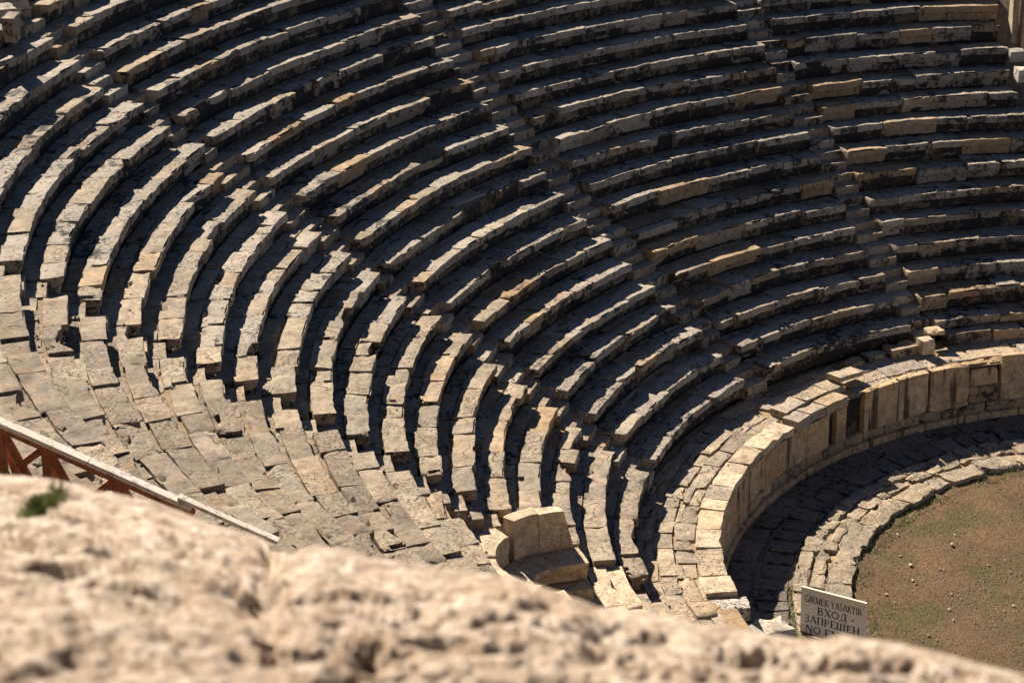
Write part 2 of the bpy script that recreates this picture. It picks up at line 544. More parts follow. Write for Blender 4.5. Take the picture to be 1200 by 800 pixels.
def seat_block(row, n, a0, a1, mat, r0, z, depth=T + 0.10, slab=False, front_only=False, broken=0.0, crust=False):
    """one seat stone: worn nosing that oversails a recessed riser, tread slightly dished behind"""
    arc = (a1 - a0) * r0
    nu = max(4, int(arc / 0.13) + 2)
    us = lv(nu)
    D = depth
    if slab:
        ws = np.array([0.0, 0.25, 0.8, 1.0])
        hh = 0.20
    else:
        ws = np.array([0.0, 0.30, 0.50, 0.58, 0.92, 1.0])
        hh = H - 0.02
    lip = random.uniform(0.07, 0.15)
    vs = np.array([0.0, 0.05, 0.4, 0.62, 0.68, 1.0]) if not front_only else np.array([0.0, 0.07, 0.35, 0.7, 1.0])
    ta, tr = random.gauss(0, 0.004), random.gauss(0, 0.006)
    ga, gb = random.uniform(0.0, 0.004) / r0, random.uniform(0.0, 0.004) / r0
    dish = random.uniform(0.01, 0.035)
    sd = random.random() * 50
    skew = random.gauss(0, 0.012)

    def fn(u, v, w):
        r = r0 + v * D
        if not slab:
            rec = lip * np.clip((0.58 - w) / 0.10, 0, 1)
            r = r + np.where(v < 0.2, rec, 0)
        else:
            r = r + np.where(v < 0.2, 0.03 * (w < 0.3), 0)
        th = (a0 + ga) + (a1 - a0 - ga - gb) * u
        zz = z - hh * (1 - w) + (u - 0.5) * ta * 2 + (v - 0.5) * tr * 2
        r = r + (u - 0.5) * skew
        if not front_only:
            zz = zz - np.where((v > 0.64) & (w > 0.95), dish, 0)
        if broken:
            k = np.stack([th * r0 * 1.6 + sd, 0 * th, 0 * th], -1)
            b = np.maximum(0, vnoise(k, 1.0, 3) + 0.25) * broken
            r = r + np.where(v < 0.5, b, 0)
        return polmap(r, th, zz)
    nm = 'seat_block'
    o = rough_stone(nm, us, vs, ws, fn, mat, row, amp=0.015, bevel=0.012, chip=0.20, flip=True)
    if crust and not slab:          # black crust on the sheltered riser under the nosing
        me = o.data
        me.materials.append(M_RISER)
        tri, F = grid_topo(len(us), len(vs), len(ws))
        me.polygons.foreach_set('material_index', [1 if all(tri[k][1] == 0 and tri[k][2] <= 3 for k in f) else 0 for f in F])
    return o


def cut(a0, a1, r, lo, hi):
    """split an arc into stones of random length"""
    out = []
    a = a0
    while a < a1 - 1e-6:
        L = random.uniform(lo, hi) / r
        b = a + L
        if a1 - b < lo * 0.7 / r:
            b = a1
        out.append((a, min(b, a1)))
        a = b
    return out


def in_niche(r, th):
    lat = (th + 0.965) * r - 0.2
    return (-1.46 < lat < 2.2 and r < 14.9) or (-0.95 < lat < 2.5 and r < 15.2)


def core_row(w, n, a0, a1):
    r0 = R1 + (n - 1) * T
    z = (n - 1) * H
    na = max(3, int((a1 - a0) * r0 / 0.5))
    aa = np.linspace(a0 + 0.02 / r0, a1 - 0.02 / r0, na)
    V = []
    F = []
    for a in aa:
        for (r, zz) in ((r0 + 0.16, z - 0.5), (r0 + 0.16, z - 0.06), (r0 + T + 0.14, z - 0.06), (r0 + T + 0.14, z - 0.5)):
            V.append((r * math.cos(a), r * math.sin(a), zz))
    for i in range(na - 1):
        for k in range(4):
            F.append((i * 4 + k, (i + 1) * 4 + k, (i + 1) * 4 + (k + 1) % 4, i * 4 + (k + 1) % 4))
    F.append((0, 1, 2, 3))
    F.append((na * 4 - 1, na * 4 - 2, na * 4 - 3, na * 4 - 4))
    return mesh_obj('seat_row', V, F, M_CORE, w, None, False)


def wedge(label, lo, hi, rows, mats, split=False, overhang=False, lens=(0.65, 1.6), ruin=0.04, crust=0.0, foot=0.0, footmat=None):
    a_mid = (lo(1) + hi(1)) / 2
    w = thing('seating_wedge', label, 'stone seating', pol(R1, a_mid, -0.45), 'wedges of stone seat rows')
    for n in rows:
        a0, a1 = lo(n), hi(n)
        if a1 - a0 < 0.01:
            continue
        r0 = R1 + (n - 1) * T
        z = (n - 1) * H
        # keep only the stretch the photo shows
        ss = [a for a in np.linspace(a0, a1, 25) if seen(pol(r0 + 0.3, a, z))]
        if not ss:
            continue
        pad = (a1 - a0) / 24
        b0, b1 = max(a0, min(ss) - pad), min(a1, max(ss) + pad)
        hole = [a for a in np.linspace(b0, b1, 60) if in_niche(r0 + 0.3, a)] if n < 8 else []
        spans = [(b0, b1)]
        if hole:
            spans = [s for s in ((b0, min(hole)), (max(hole), b1)) if s[1] - s[0] > 0.03]
        if not spans:
            continue
        ph = random.random() * 100
        drift = random.uniform(0.0, 0.03)
        row = None
        for (c0, c1) in spans:
            e1 = c1
            rw = core_row(w, n, c0, e1 - (0.30 / r0 if overhang and c1 == a1 else 0))
            row = row or rw
            parts = cut(c0, c1, r0, *lens)
            for i, (p, q) in enumerate(parts):
                am = (p + q) / 2
                dr = 0.036 * math.sin(am * 9 + ph) + random.gauss(0, 0.011) + drift * math.sin(am * 23 + ph * 2)
                dz = random.gauss(0, 0.009) + 0.027 * math.sin(am * 7 + ph * 3)
                if random.random() < 0.07:           # settled or shifted stone
                    dz -= random.uniform(0.02, 0.07)
                    dr += random.uniform(-0.05, 0.05)
                m_ = mats(n, am)
                br = random.uniform(0.10, 0.28) if random.random() < ruin else 0.0
                last = overhang and i == len(parts) - 1 and c1 == a1
                if split:
                    seat_block(rw, n, p, q, m_, r0 + dr, z + dz + 0.012, depth=random.uniform(0.40, 0.46), slab=last, front_only=True, broken=br, crust=random.random() < crust and m_ is not M_FRESH)
                    if last:
                        sector('support_block', r0 + 0.12, r0 + random.uniform(0.28, 0.36), p, q - random.uniform(0.10, 0.2) / r0, z - H + 0.01, z - 0.19, m_, rw, step=0.25)
                else:
                    seat_block(rw, n, p, q, m_, r0 + dr, z + dz, broken=br, crust=random.random() < crust and m_ is not M_FRESH)
            if split:
                for (p, q) in cut(c0, c1 - (0.1 / r0 if overhang else 0), r0 + 0.5, 0.5, 1.6):
                    m_ = (M_WORN if footmat else M_DARK) if random.random() < foot else M_SEAT  # dark foot slabs: lichen plus shade at the tread's rear, painted as colour
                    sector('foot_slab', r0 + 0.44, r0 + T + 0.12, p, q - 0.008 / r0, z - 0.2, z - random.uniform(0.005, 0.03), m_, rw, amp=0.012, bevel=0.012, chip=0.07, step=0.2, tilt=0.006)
    return w


def pick(fresh, dark):
    def f(n, a):
        u = random.random()
        d = dark(n, a) if callable(dark) else dark
        if u < fresh:
            return M_FRESH
        return M_DARK if random.random() < d else M_SEAT
    return f


W0w = wedge('broad sunlit seating wedge at lower left beside the wooden handrail, worn flat and broken',
            lambda n: edge(S0, n) + 0.75 / (R1 + (n - 1) * T), lambda n: -0.40, range(1, 28), lambda n, a: M_SEAT if random.random() < 0.22 + 0.5 * (a < -0.98) + 0.35 * (n < 9) else M_WORN, split=True, lens=(0.65, 1.5), ruin=0.20, foot=0.8, footmat='worn')
W1w = wedge('curving seating wedge whose near row ends overhang the stair above the marble niche',
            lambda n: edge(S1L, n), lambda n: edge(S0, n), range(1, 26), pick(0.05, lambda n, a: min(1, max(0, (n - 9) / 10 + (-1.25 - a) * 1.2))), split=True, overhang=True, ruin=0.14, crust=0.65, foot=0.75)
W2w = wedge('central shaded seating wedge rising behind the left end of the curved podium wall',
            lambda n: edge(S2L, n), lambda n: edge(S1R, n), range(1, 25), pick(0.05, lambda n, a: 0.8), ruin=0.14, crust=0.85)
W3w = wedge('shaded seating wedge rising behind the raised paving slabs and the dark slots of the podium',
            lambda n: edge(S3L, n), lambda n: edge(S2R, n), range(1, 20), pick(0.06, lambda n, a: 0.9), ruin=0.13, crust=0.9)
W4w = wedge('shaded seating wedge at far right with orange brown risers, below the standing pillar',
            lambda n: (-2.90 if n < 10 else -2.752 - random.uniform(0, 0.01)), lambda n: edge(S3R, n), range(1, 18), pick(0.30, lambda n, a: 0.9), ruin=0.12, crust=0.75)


def stairway(label, lo, hi, rows, mat):
    w = thing('stairway', label, 'stairs', pol(R1, (lo(1) + hi(1)) / 2, -0.45), 'stairways between the seat wedges')
    for n in rows:
        r0 = R1 + (n - 1) * T
        z = (n - 1) * H
        a0, a1 = lo(n) + 0.01 / r0, hi(n) - 0.01 / r0
        if not seen(pol(r0, (a0 + a1) / 2, z)):
            continue
        for k in (0, 1):
            rr = r0 - 0.02 + k * T / 2 + random.uniform(-0.02, 0.02)
            zt = z - H / 2 + k * H / 2 - 0.02
            if in_niche(rr, (a0 + a1) / 2):
                continue
            sector('step', rr, rr + T / 2 + 0.08, a0, a1, zt - 0.30, zt + random.uniform(-0.02, 0.015), mat(), w, amp=0.009, bevel=0.018, chip=0.06, tilt=0.008, step=0.18)
    return w


stairway('worn sunlit stair descending past the overhanging row ends to the marble niche', lambda n: edge(S0, n), lambda n: (-0.965 - 1.12 / (R1 + (n - 1) * T)) if 2 < n < 7 else edge(S0, n) + 0.75 / (R1 + (n - 1) * T), range(1, 24), lambda: M_SEAT)
stairway('narrow stair from the top left block down to the left part of the walkway paving', lambda n: edge(S1R, n), lambda n: edge(S1L, n), range(1, 25), lambda: random.choice([M_SEAT, M_SEAT, M_DARK]))
stairway('narrow stair in the middle, reaching the walkway where the sunlit paving begins', lambda n: edge(S2R, n), lambda n: edge(S2L, n), range(1, 20), lambda: random.choice([M_SEAT, M_SEAT, M_DARK]))
stairway('narrow shaded stair at right, ending beside the small loose pale block', lambda n: edge(S3R, n), lambda n: edge(S3L, n), range(1, 18), lambda: random.choice([M_SEAT, M_SEAT, M_DARK]))

# ------------------------------------------------------------------ walkway (diazoma) above the podium
walk = tag(annulus('walkway', 9.98, 11.75, -2.95, -0.8, ZD - 0.055, M_MORTAR, 8, 160, 0.012), 'curved stone walkway between the podium edge and the lowest seats', kind='structure')
END = -1.165


def pave(r0, r1, a0, a1, lo, hi, ztop, thick, mats, jit=0.05, tilt=0.02, amp=0.012, gap=0.004):
    for (p, q) in cut(a0, a1, (r0 + r1) / 2, lo, hi):
        rm = (r0 + r1) / 2
        if not seen(pol(rm, (p + q) / 2, ztop)):
            continue
        sector('paving_stone', r0 + random.uniform(0, 0.02), r1 - random.uniform(0, 0.02), p + gap / rm, q - gap / rm, ztop - thick, ztop + random.uniform(-0.015, 0.012), random.choice(mats), walk, amp=amp, bevel=0.012, chip=0.07, tilt=tilt * 0.6, step=0.15, jit=jit)


pave(9.87, 10.42, -1.90, END, 0.45, 0.95, ZD + 0.02, 0.18, [M_PAVE, M_PAVE, M_PAVE, M_MARBLE], jit=0.02)
# raised rim slabs towards the slots
pave(9.86, 10.28, -2.10, -1.91, 0.6, 1.0, ZD + 0.10, 0.24, [M_PAVE], jit=0.03)
pave(10.30, 10.78, -2.14, -1.93, 0.6, 0.9, ZD + 0.14, 0.26, [M_PAVE], jit=0.06)
for (ra, rb, a0, a1) in ((10.43, 10.83, -1.92, -1.0), (10.84, 11.22, -1.92, -0.95), (11.23, 11.58, -2.2, -0.9)):
    b = a0
    while b < a1:
        e = b + random.uniform(0.40, 1.15) / ra
        rr = ra + random.uniform(-0.04, 0.04)
        if seen(pol(ra, (b + e) / 2, ZD)):
            if random.random() < 0.28:        # broken stone: two smaller pieces
                rm = (ra + rb) / 2 + random.uniform(-0.06, 0.06)
                for (x0, x1) in ((rr, rm - 0.01), (rm + 0.01, rb)):
                    sector('paving_stone', x0, x1, b + 0.004 / ra, e - 0.004 / ra, ZD - 0.12, ZD + random.uniform(-0.02, 0.005), random.choice([M_PAVE, M_SEAT]), walk, tilt=0.02, step=0.13, jit=0.10, chip=0.09, bevel=0.012)
            else:
                sector('paving_stone', rr, rb - random.uniform(0, 0.03), b + 0.004 / ra, e - 0.004 / ra, ZD - 0.12, ZD + random.uniform(-0.012, 0.008), random.choice([M_PAVE, M_PAVE, M_SEAT]), walk, tilt=0.012, step=0.13, jit=0.09, chip=0.08, bevel=0.012)
        b = e
pave(10.84, 11.22, -2.85, -1.94, 0.6, 1.2, ZD, 0.12, [M_PAVE], jit=0.08)
pave(10.32, 10.83, -2.85, -2.16, 0.6, 1.3, ZD - 0.005, 0.12, [M_PAVE], jit=0.08)
pave(10.0, 10.31, -2.85, -2.11, 0.4, 1.0, ZD - 0.015, 0.10, [M_PAVE, M_MORTAR], jit=0.06)

# ------------------------------------------------------------------ podium wall
pod = thing('podium_wall', 'curved podium wall of tall orange stained slabs around the sunken orchestra', 'wall', pol(RP, -1.9, ZF))
na = 120
aa = np.linspace(-2.95, END - 0.01, na)
V, F = [], []
for a in aa:
    for (r, z) in ((10.06, ZF - 0.1), (10.06, ZD - 0.12), (10.36, ZD - 0.12), (10.36, ZF - 0.1)):
        V.append((r * math.cos(a), r * math.sin(a), z))
for i in range(na - 1):
    for k in range(4):
        F.append((i * 4 + k, (i + 1) * 4 + k, (i + 1) * 4 + (k + 1) % 4, i * 4 + (k + 1) % 4))
F += [(0, 1, 2, 3), (na * 4 - 1, na * 4 - 2, na * 4 - 3, na * 4 - 4)]
mesh_obj('wall_core', V, F, M_CORE, pod, None, False)
panels = []
b = END
while b > -2.02:
    e = b - random.uniform(0.6, 1.1) / RP
    panels.append((max(e, -2.045), b, ZD - 0.165))
    b = e
panels += [(-2.10, -2.066, ZD - 0.165), (-2.262, -2.158, ZD + 0.035), (-2.352, -2.266, ZD + 0.05), (-2.466, -2.357, ZD + 0.07), (-2.70, -2.548, ZD + 0.16), (-2.86, -2.705, ZD + 0.14)]
for (a0, a1, zt) in panels:
    rf = RP + random.uniform(0.0, 0.025)
    sector('wall_slab', rf, 10.05, a0 + 0.002 / RP, a1 - 0.002 / RP, ZF + 0.40, zt, M_PODIUM, pod, amp=0.007, bevel=0.006, chip=0.05, step=0.16, nw=6)
for (z0, z1, lo, hi, mt_) in ((ZF + 0.40, ZF + 0.60, 0.4, 0.7, M_PODBASE), (ZF + 0.605, ZF + 0.82, 0.3, 0.6, M_PODBASE), (ZF + 0.825, ZD - 0.12, 0.5, 0.9, M_PODIUM)):
    for (a0, a1) in cut(-2.546, -2.468, 10, lo, hi):
        sector('fill_stone', 9.95, 10.05, a0 + 0.003 / 10, a1 - 0.003 / 10, z0, z1, mt_, pod, step=0.12, amp=0.014)
for (a0, a1) in cut(-2.86, END, RP, 0.6, 1.5):
    sector('base_block', 9.91, 10.05, a0 + 0.006 / RP, a1 - 0.006 / RP, ZF + 0.17, ZF + 0.395, M_PODIUM if a0 > -1.9 else M_PODBASE, pod, amp=0.012, bevel=0.014, chip=0.07, step=0.16)
for (a0, a1) in cut(-2.86, END, RP, 0.8, 1.6):
    sector('plinth_block', 9.83, 10.05, a0 + 0.004 / RP, a1 - 0.004 / RP, ZF - 0.08, ZF + 0.165, M_PODIUM, pod, amp=0.008, bevel=0.02, chip=0.05, step=0.16)

# ------------------------------------------------------------------ orchestra edge: kerb ring and channel
kerb = tag(annulus('pavement', 7.32, 8.44, -2.95, -0.85, ZF + 0.03, M_MORTAR, 6, 120, 0.01), 'ring of rough paving blocks round the orchestra', kind='structure')
for (ra, rb, lo, hi, zt) in ((7.24, 7.78, 0.5, 1.2, 0.09), (7.80, 8.12, 0.3, 0.8, 0.10), (8.13, 8.46, 0.35, 0.9, 0.11)):
    for (p, q) in cut(-2.80, -0.98, ra, lo, hi):
        if seen(pol(ra, (p + q) / 2, ZF), 40, 30):
            sector('kerb_stone', ra + random.uniform(-0.03, 0.02), rb + random.uniform(-0.03, 0.0), p + 0.003 / ra, q - 0.003 / ra, ZF - 0.05, ZF + zt + random.uniform(-0.015, 0.015), M_KERB, kerb, amp=0.034, bevel=0.018, chip=0.15, tilt=0.02, step=0.11, nv=6, jit=0.10)
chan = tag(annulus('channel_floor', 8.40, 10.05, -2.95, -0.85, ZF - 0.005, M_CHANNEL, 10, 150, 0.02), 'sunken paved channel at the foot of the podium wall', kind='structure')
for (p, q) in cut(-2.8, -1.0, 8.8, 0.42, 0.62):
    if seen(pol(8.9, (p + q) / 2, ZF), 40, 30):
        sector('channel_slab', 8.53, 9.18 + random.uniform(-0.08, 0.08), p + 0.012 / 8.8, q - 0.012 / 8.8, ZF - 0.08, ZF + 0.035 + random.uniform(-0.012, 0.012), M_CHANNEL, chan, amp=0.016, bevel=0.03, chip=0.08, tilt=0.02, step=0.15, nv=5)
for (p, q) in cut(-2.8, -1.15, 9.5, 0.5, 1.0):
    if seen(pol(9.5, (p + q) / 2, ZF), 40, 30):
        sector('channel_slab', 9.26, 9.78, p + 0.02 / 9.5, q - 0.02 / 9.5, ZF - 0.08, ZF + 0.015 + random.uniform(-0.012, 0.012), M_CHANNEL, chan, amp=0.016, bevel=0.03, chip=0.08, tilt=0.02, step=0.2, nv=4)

# ------------------------------------------------------------------ low course in front of the first row, right
for (label, spans) in (('low course of orange fronted blocks on the walkway, left of the right-hand stair', [(-2.40, -2.33, 11.05, 11.5, 0.20), (-2.325, -2.275, 11.12, 11.5, 0.17), (-2.272, -2.225, 11.10, 11.5, 0.12)]),
                       ('low course of cracked blocks along the walkway, right of the right-hand stair', [(a, b_, 11.2, 11.62, 0.27) for a, b_ in cut(-2.85, -2.475, 11.2, 0.5, 1.1)])):
    t = thing('low_bench', label, 'stone bench', pol(11.3, (spans[0][0] + spans[-1][1]) / 2, ZD), 'low courses below the first seat row')
    for (a, b_, ra, rb, hh) in spans:
        sector('bench_block', ra + random.uniform(-.03, .03), rb, a + 0.01 / ra, b_ - 0.01 / ra, ZD - 0.04, ZD + hh + random.uniform(-0.03, 0.02), random.choice([M_FRESH, M_SEAT, M_FRESH]), t, amp=0.014, chip=0.09, step=0.13, tilt=0.02)


def loose(name, label, cat, c, size, rot, mat, tilt=(0, 0), group=None, **k):
    o = block(name, c, size, rot, mat, None, tilt=tilt, loc=np.array(c), **k)
    return tag(o, label, cat, group)


loose('stone_block', 'small pale cream block standing at the foot of the right-hand stair', 'stone block', pol(11.02, -2.412, ZD), (0.30, 0.36, 0.40), -2.35, M_MARBLE)
loose('stone_block', 'flat pale stone lying just behind the small cream block by the right-hand stair', 'stone block', pol(11.38, -2.452, ZD + 0.30), (0.34, 0.42, 0.12), -2.5, M_MARBLE)
loose('stone_block', 'broken slab lying on the raised rim paving near the dark slots', 'stone block', pol(10.62, -2.165, ZD + 0.15), (0.42, 0.85, 0.12), -2.1, M_PAVE, (0.08, 0.03))
loose('stone_block', 'square cream corner slabs at the near end of the podium rim', 'stone block', pol(10.15, -1.125, ZD - 0.16), (0.62, 0.66, 0.20), -1.13, M_MARBLE)
loose('stone_block', 'grey block with an undercut front at the near corner of the podium', 'stone block', pol(10.03, -1.065, ZD - 0.34), (0.68, 0.46, 0.30), -1.10, M_WHITE)
loose('stone_block', 'white pitted slab lying below the near end of the podium', 'stone block', pol(10.28, -1.005, ZD - 0.22), (0.62, 0.62, 0.16), -0.95, M_WHITE, (0.0, -0.08))
loose('stone_block', 'dark grey tilted block beside the white pitted slab', 'stone block', pol(10.02, -0.945, ZD - 0.52), (0.62, 0.75, 0.42), -0.75, M_GREY, (0.05, 0.12))
loose('stone_block', 'pale worn block lying on the channel floor near the sign', 'stone block', pol(8.98, -1.155, ZF + 0.02), (0.62, 0.62, 0.30), -0.9, M_WHITE, chip=0.16)
loose('standing_slab', 'pale upright slab leaning among rubble at the top left corner', 'stone slab', pol(24.62, -1.462, 8.62), (0.26, 0.6, 0.55), -1.25, M_SEAT)
for k, (r_, a_, z_, s_, lb) in enumerate(((25.3, -1.50, 8.75, (0.6, 0.5, 0.35), 'broad rubble block just above the leaning pale slab at top left'), (25.4, -1.53, 8.85, (0.5, 0.4, 0.3), 'uppermost rubble block above the leaning pale slab at top left'), (25.0, -1.475, 8.6, (0.45, 0.6, 0.25), 'low rubble block right beside the leaning pale slab at top left'))):
    loose('rubble_block', lb, 'stone block', pol(r_, a_, z_), s_, random.random() * 3, M_DARK, (random.uniform(-.2, .2), random.uniform(-.2, .2)), 'rubble at the top left corner', chip=0.2)
pil = thing('pillar', 'upright tan pillar cut off by the top right corner', 'pillar', pol(19.0, -2.775, 4.9))
block('pillar_shaft', pol(18.95, -2.790, 4.4), (0.34, 0.42, 2.6), -2.75, M_PODIUM, pil, amp=0.006, chip=0.03, n=(4, 4, 9))
block('pillar_side', pol(19.25, -2.772, 4.6), (0.42, 0.16, 2.3), -2.75, M_MARBLE, pil, amp=0.006, chip=0.03, n=(4, 3, 8))
loose('stone_block', 'rounded pale block at the right edge below the pillar', 'stone block', pol(17.75, -2.778, 3.95), (0.5, 0.7, 0.35), -2.75, M_WHITE)
loose('stone_block', 'small grey block in shade directly under the pillar', 'stone block', pol(18.45, -2.768, 4.3), (0.36, 0.4, 0.3), -2.75, M_GREY)

# ------------------------------------------------------------------ marble niche (exedra)
TE = -0.965
EC = pol(13.57, TE, 0)
er_ = np.array([math.cos(TE), math.sin(TE), 0])
et_ = np.array([-math.sin(TE), math.cos(TE), 0])
RN = 1.2
EC = EC + er_ * 0.05 + et_ * 0.2
ex = thing('marble_niche', 'small semicircular marble niche with curved bench set into the lower seat rows', 'stone bench', EC + np.array([0, 0, 0.45]))


def niche_pt(s, d, z):
    """s: metres along the middle line from the right arm end; d: outward from inner face (radius 1.0)"""
    arm = 0.55
    s = np.asarray(s, float)
    arc = math.pi * RN
    lat = np.where(s < arm, -(RN + d), np.where(s > arm + arc, RN + d, -np.cos(np.clip(s - arm, 0, arc) / RN) * (RN + d)))
    rad = np.where(s < arm, s - arm, np.where(s > arm + arc, -(s - arm - arc), np.sin(np.clip(s - arm, 0, arc) / RN) * (RN + d)))
    return EC + lat[..., None] * et_ + rad[..., None] * er_ + np.stack([0 * lat, 0 * lat, z + 0 * lat], -1)


def niche_piece(name, s0, s1, d0, d1, z0, z1, mat, amp=0.006, bevel=0.012, chip=0.05, prof=None, nw=4, zt=None, slant=0.0):
    n = max(4, int((s1 - s0) / 0.11) + 2)

    def fn(u, v, w):
        s = s0 + (s1 - s0) * u - (1 - u) * (1 - w) * slant
        d = d0 + (d1 - d0) * v
        if prof is not None:
            d = d + np.where(v < 0.1, np.interp(w, prof[0], prof[1]), 0)
        z = z0 + (z1 - z0) * w
        if zt is not None:
            z = z + np.where(w > 0.6, zt(u), 0)
        return niche_pt(s, d, z)
    return rough_stone(name, lv(n), lv(3), lv(nw) if prof is None else np.array(prof[0]), fn, mat, ex, amp, bevel, chip, flip=False)


niche_piece('back_panel', 0.18, 0.66, 0.0, 0.27, 0.6, 1.86, M_MARBLE, nw=7, amp=0.008, bevel=0.003, chip=0.025, slant=0.30)
niche_piece('back_panel', 0.662, 1.20, 0.0, 0.28, 0.6, 1.88, M_MARBLE, nw=7, amp=0.008, bevel=0.003, chip=0.025)
niche_piece('back_panel', 1.26, 2.15, 0.0, 0.75, 0.6, 1.66, M_MARBLE, nw=6, chip=0.08)
niche_piece('back_panel', 2.155, 3.6, 0.0, 0.75, 0.6, 1.65, M_MARBLE, nw=6)
SP = (np.array([0, 0.25, 0.45, 0.6, 0.72, 1.0]), np.array([0.06, 0.09, 0.07, 0.02, 0.0, 0.0]))
for (a, b_) in ((-0.10, 1.35), (1.354, 3.3)):
    niche_piece('bench_seat', a, b_, -0.66, -0.01, 0.74, 1.10, M_MARBLE, prof=SP, amp=0.009, chip=0.07)
for (a, b_) in ((-0.10, 1.0), (1.004, 3.2)):
    niche_piece('foot_step', a, b_, -0.90, -0.3, 0.45, 0.70, M_MARBLE, amp=0.009, chip=0.07)
sector('surround_slab', 14.05, 15.42, TE + 1.5 / 14.7, TE + 2.15 / 14.7, 1.1, 1.63, M_MARBLE, ex, amp=0.006, bevel=0.008, chip=0.03, step=0.15, nv=5)
sector('surround_slab', 14.05, 15.42, TE + 2.16 / 14.7, TE + 2.9 / 14.7, 1.1, 1.62, M_PAVE, ex, amp=0.006, bevel=0.008, chip=0.03, step=0.15, nv=5)
sector('surround_slab', 14.95, 15.42, TE - 0.80 / 14.7, TE + 0.55 / 14.7, 1.1, 1.70, M_PAVE, ex, amp=0.006, bevel=0.008, chip=0.03, step=0.15, nv=3)
sector('surround_slab', 14.98, 15.42, TE + 0.56 / 14.7, TE + 1.495 / 14.7, 1.1, 1.69, M_MARBLE, ex, amp=0.006, bevel=0.008, chip=0.03, step=0.15, nv=3)
# niche floor and the pale slabs in front of it
V = [EC + x * et_ + y * er_ + np.array([0, 0, z]) for z in (0.2, 0.46) for (x, y) in ((-1.2, -0.75), (1.2, -0.75), (1.2, 0.6), (-1.2, 0.6))]
mesh_obj('niche_floor', V, [(3, 2, 1, 0), (4, 5, 6, 7), (0, 1, 5, 4), (1, 2, 6, 5), (2, 3, 7, 6), (3, 0, 4, 7)], M_PAVE, ex, None, False)
plat = thing('slab_platform', 'pale marble slabs laid as steps in front of the semicircular niche', 'steps', pol(12.2, -1.0, -0.5))
for (ra, rb, a0, a1, zt) in ((12.42, 12.80, -1.083, -0.88, 0.36), (12.10, 12.41, -1.083, -0.88, 0.33), (11.78, 12.09, -1.03, -0.85, 0.06), (11.45, 11.77, -1.03, -0.85, -0.16), (11.1, 11.44, -1.02, -0.85, -0.4)):
    for (p, q) in cut(a0, a1, ra, 1.1, 1.8):
        sector('slab', ra, rb, p, q - 0.01 / ra, zt - 0.35, zt, M_MARBLE if ra > 12 else M_PAVE, plat, amp=0.007, bevel=0.012, chip=0.05, step=0.15)

# ------------------------------------------------------------------ warning sign
SBL = np.array([3.46, -7.72, ZF + 0.14])
STR = np.array([3.63, -6.47, 0])
sx = np.array([STR[0] - 3.34, STR[1] + 7.78, 0])
SW = float(np.linalg.norm(sx))
sx /= SW
SH = 1.0
sz = np.array([0, 0, 1.0])
sn = np.cross(sx, sz)
if sn @ (CAM - SBL) < 0:
    sn = -sn
sign = thing('warning_sign', 'cream warning sign with dark lettering in three languages standing at the orchestra edge', 'sign', SBL + sx * SW / 2)


def sbox(name, x0, x1, z0, z1, d0, d1, mat, parent):
    V = [SBL + sx * x + sz * z + sn * d for d in (d0, d1) for (x, z) in ((x0, z0), (x1, z0), (x1, z1), (x0, z1))]
    return mesh_obj(name, V, [(0, 3, 2, 1), (4, 5, 6, 7), (0, 1, 5, 4), (1, 2, 6, 5), (2, 3, 7, 6), (3, 0, 4, 7)], mat, parent, None, False)


bd = sbox('board', 0.012, SW - 0.012, 0.03, SH - 0.02, -0.012, 0.010, M_BOARD, sign)
sbox('frame_bar', 0, SW, SH - 0.02, SH, -0.03, 0.018, M_BOARD, sign)
sbox('frame_bar', 0, SW, -0.005, 0.03, -0.03, 0.022, M_RUST, sign)
sbox('frame_bar', -0.003, 0.022, 0.03, SH - 0.02, -0.03, 0.018, M_BOARD, sign)
sbox('frame_bar', SW - 0.022, SW + 0.003, 0.03, SH - 0.02, -0.03, 0.018, M_BOARD, sign)
for x in (0.12, SW - 0.12):
    sbox('leg', x - 0.03, x + 0.03, -0.25, SH - 0.05, -0.065, -0.032, M_RUST, sign)
K, k_ = 0.17, 0.075     # thick and thin strokes, in cap heights


def arc(cx, cy, rx, ry, a0, a1, n=14):
    return [(cx + rx * math.cos(R(a0 + (a1 - a0) * i / n)), cy + ry * math.sin(R(a0 + (a1 - a0) * i / n))) for i in range(n + 1)]


# glyph: (width, [(stroke points, thickness, serifs)])
def st(*p, w=K, s=True): return (list(p), w, s)
def th(*p, s=False): return (list(p), k_, s)


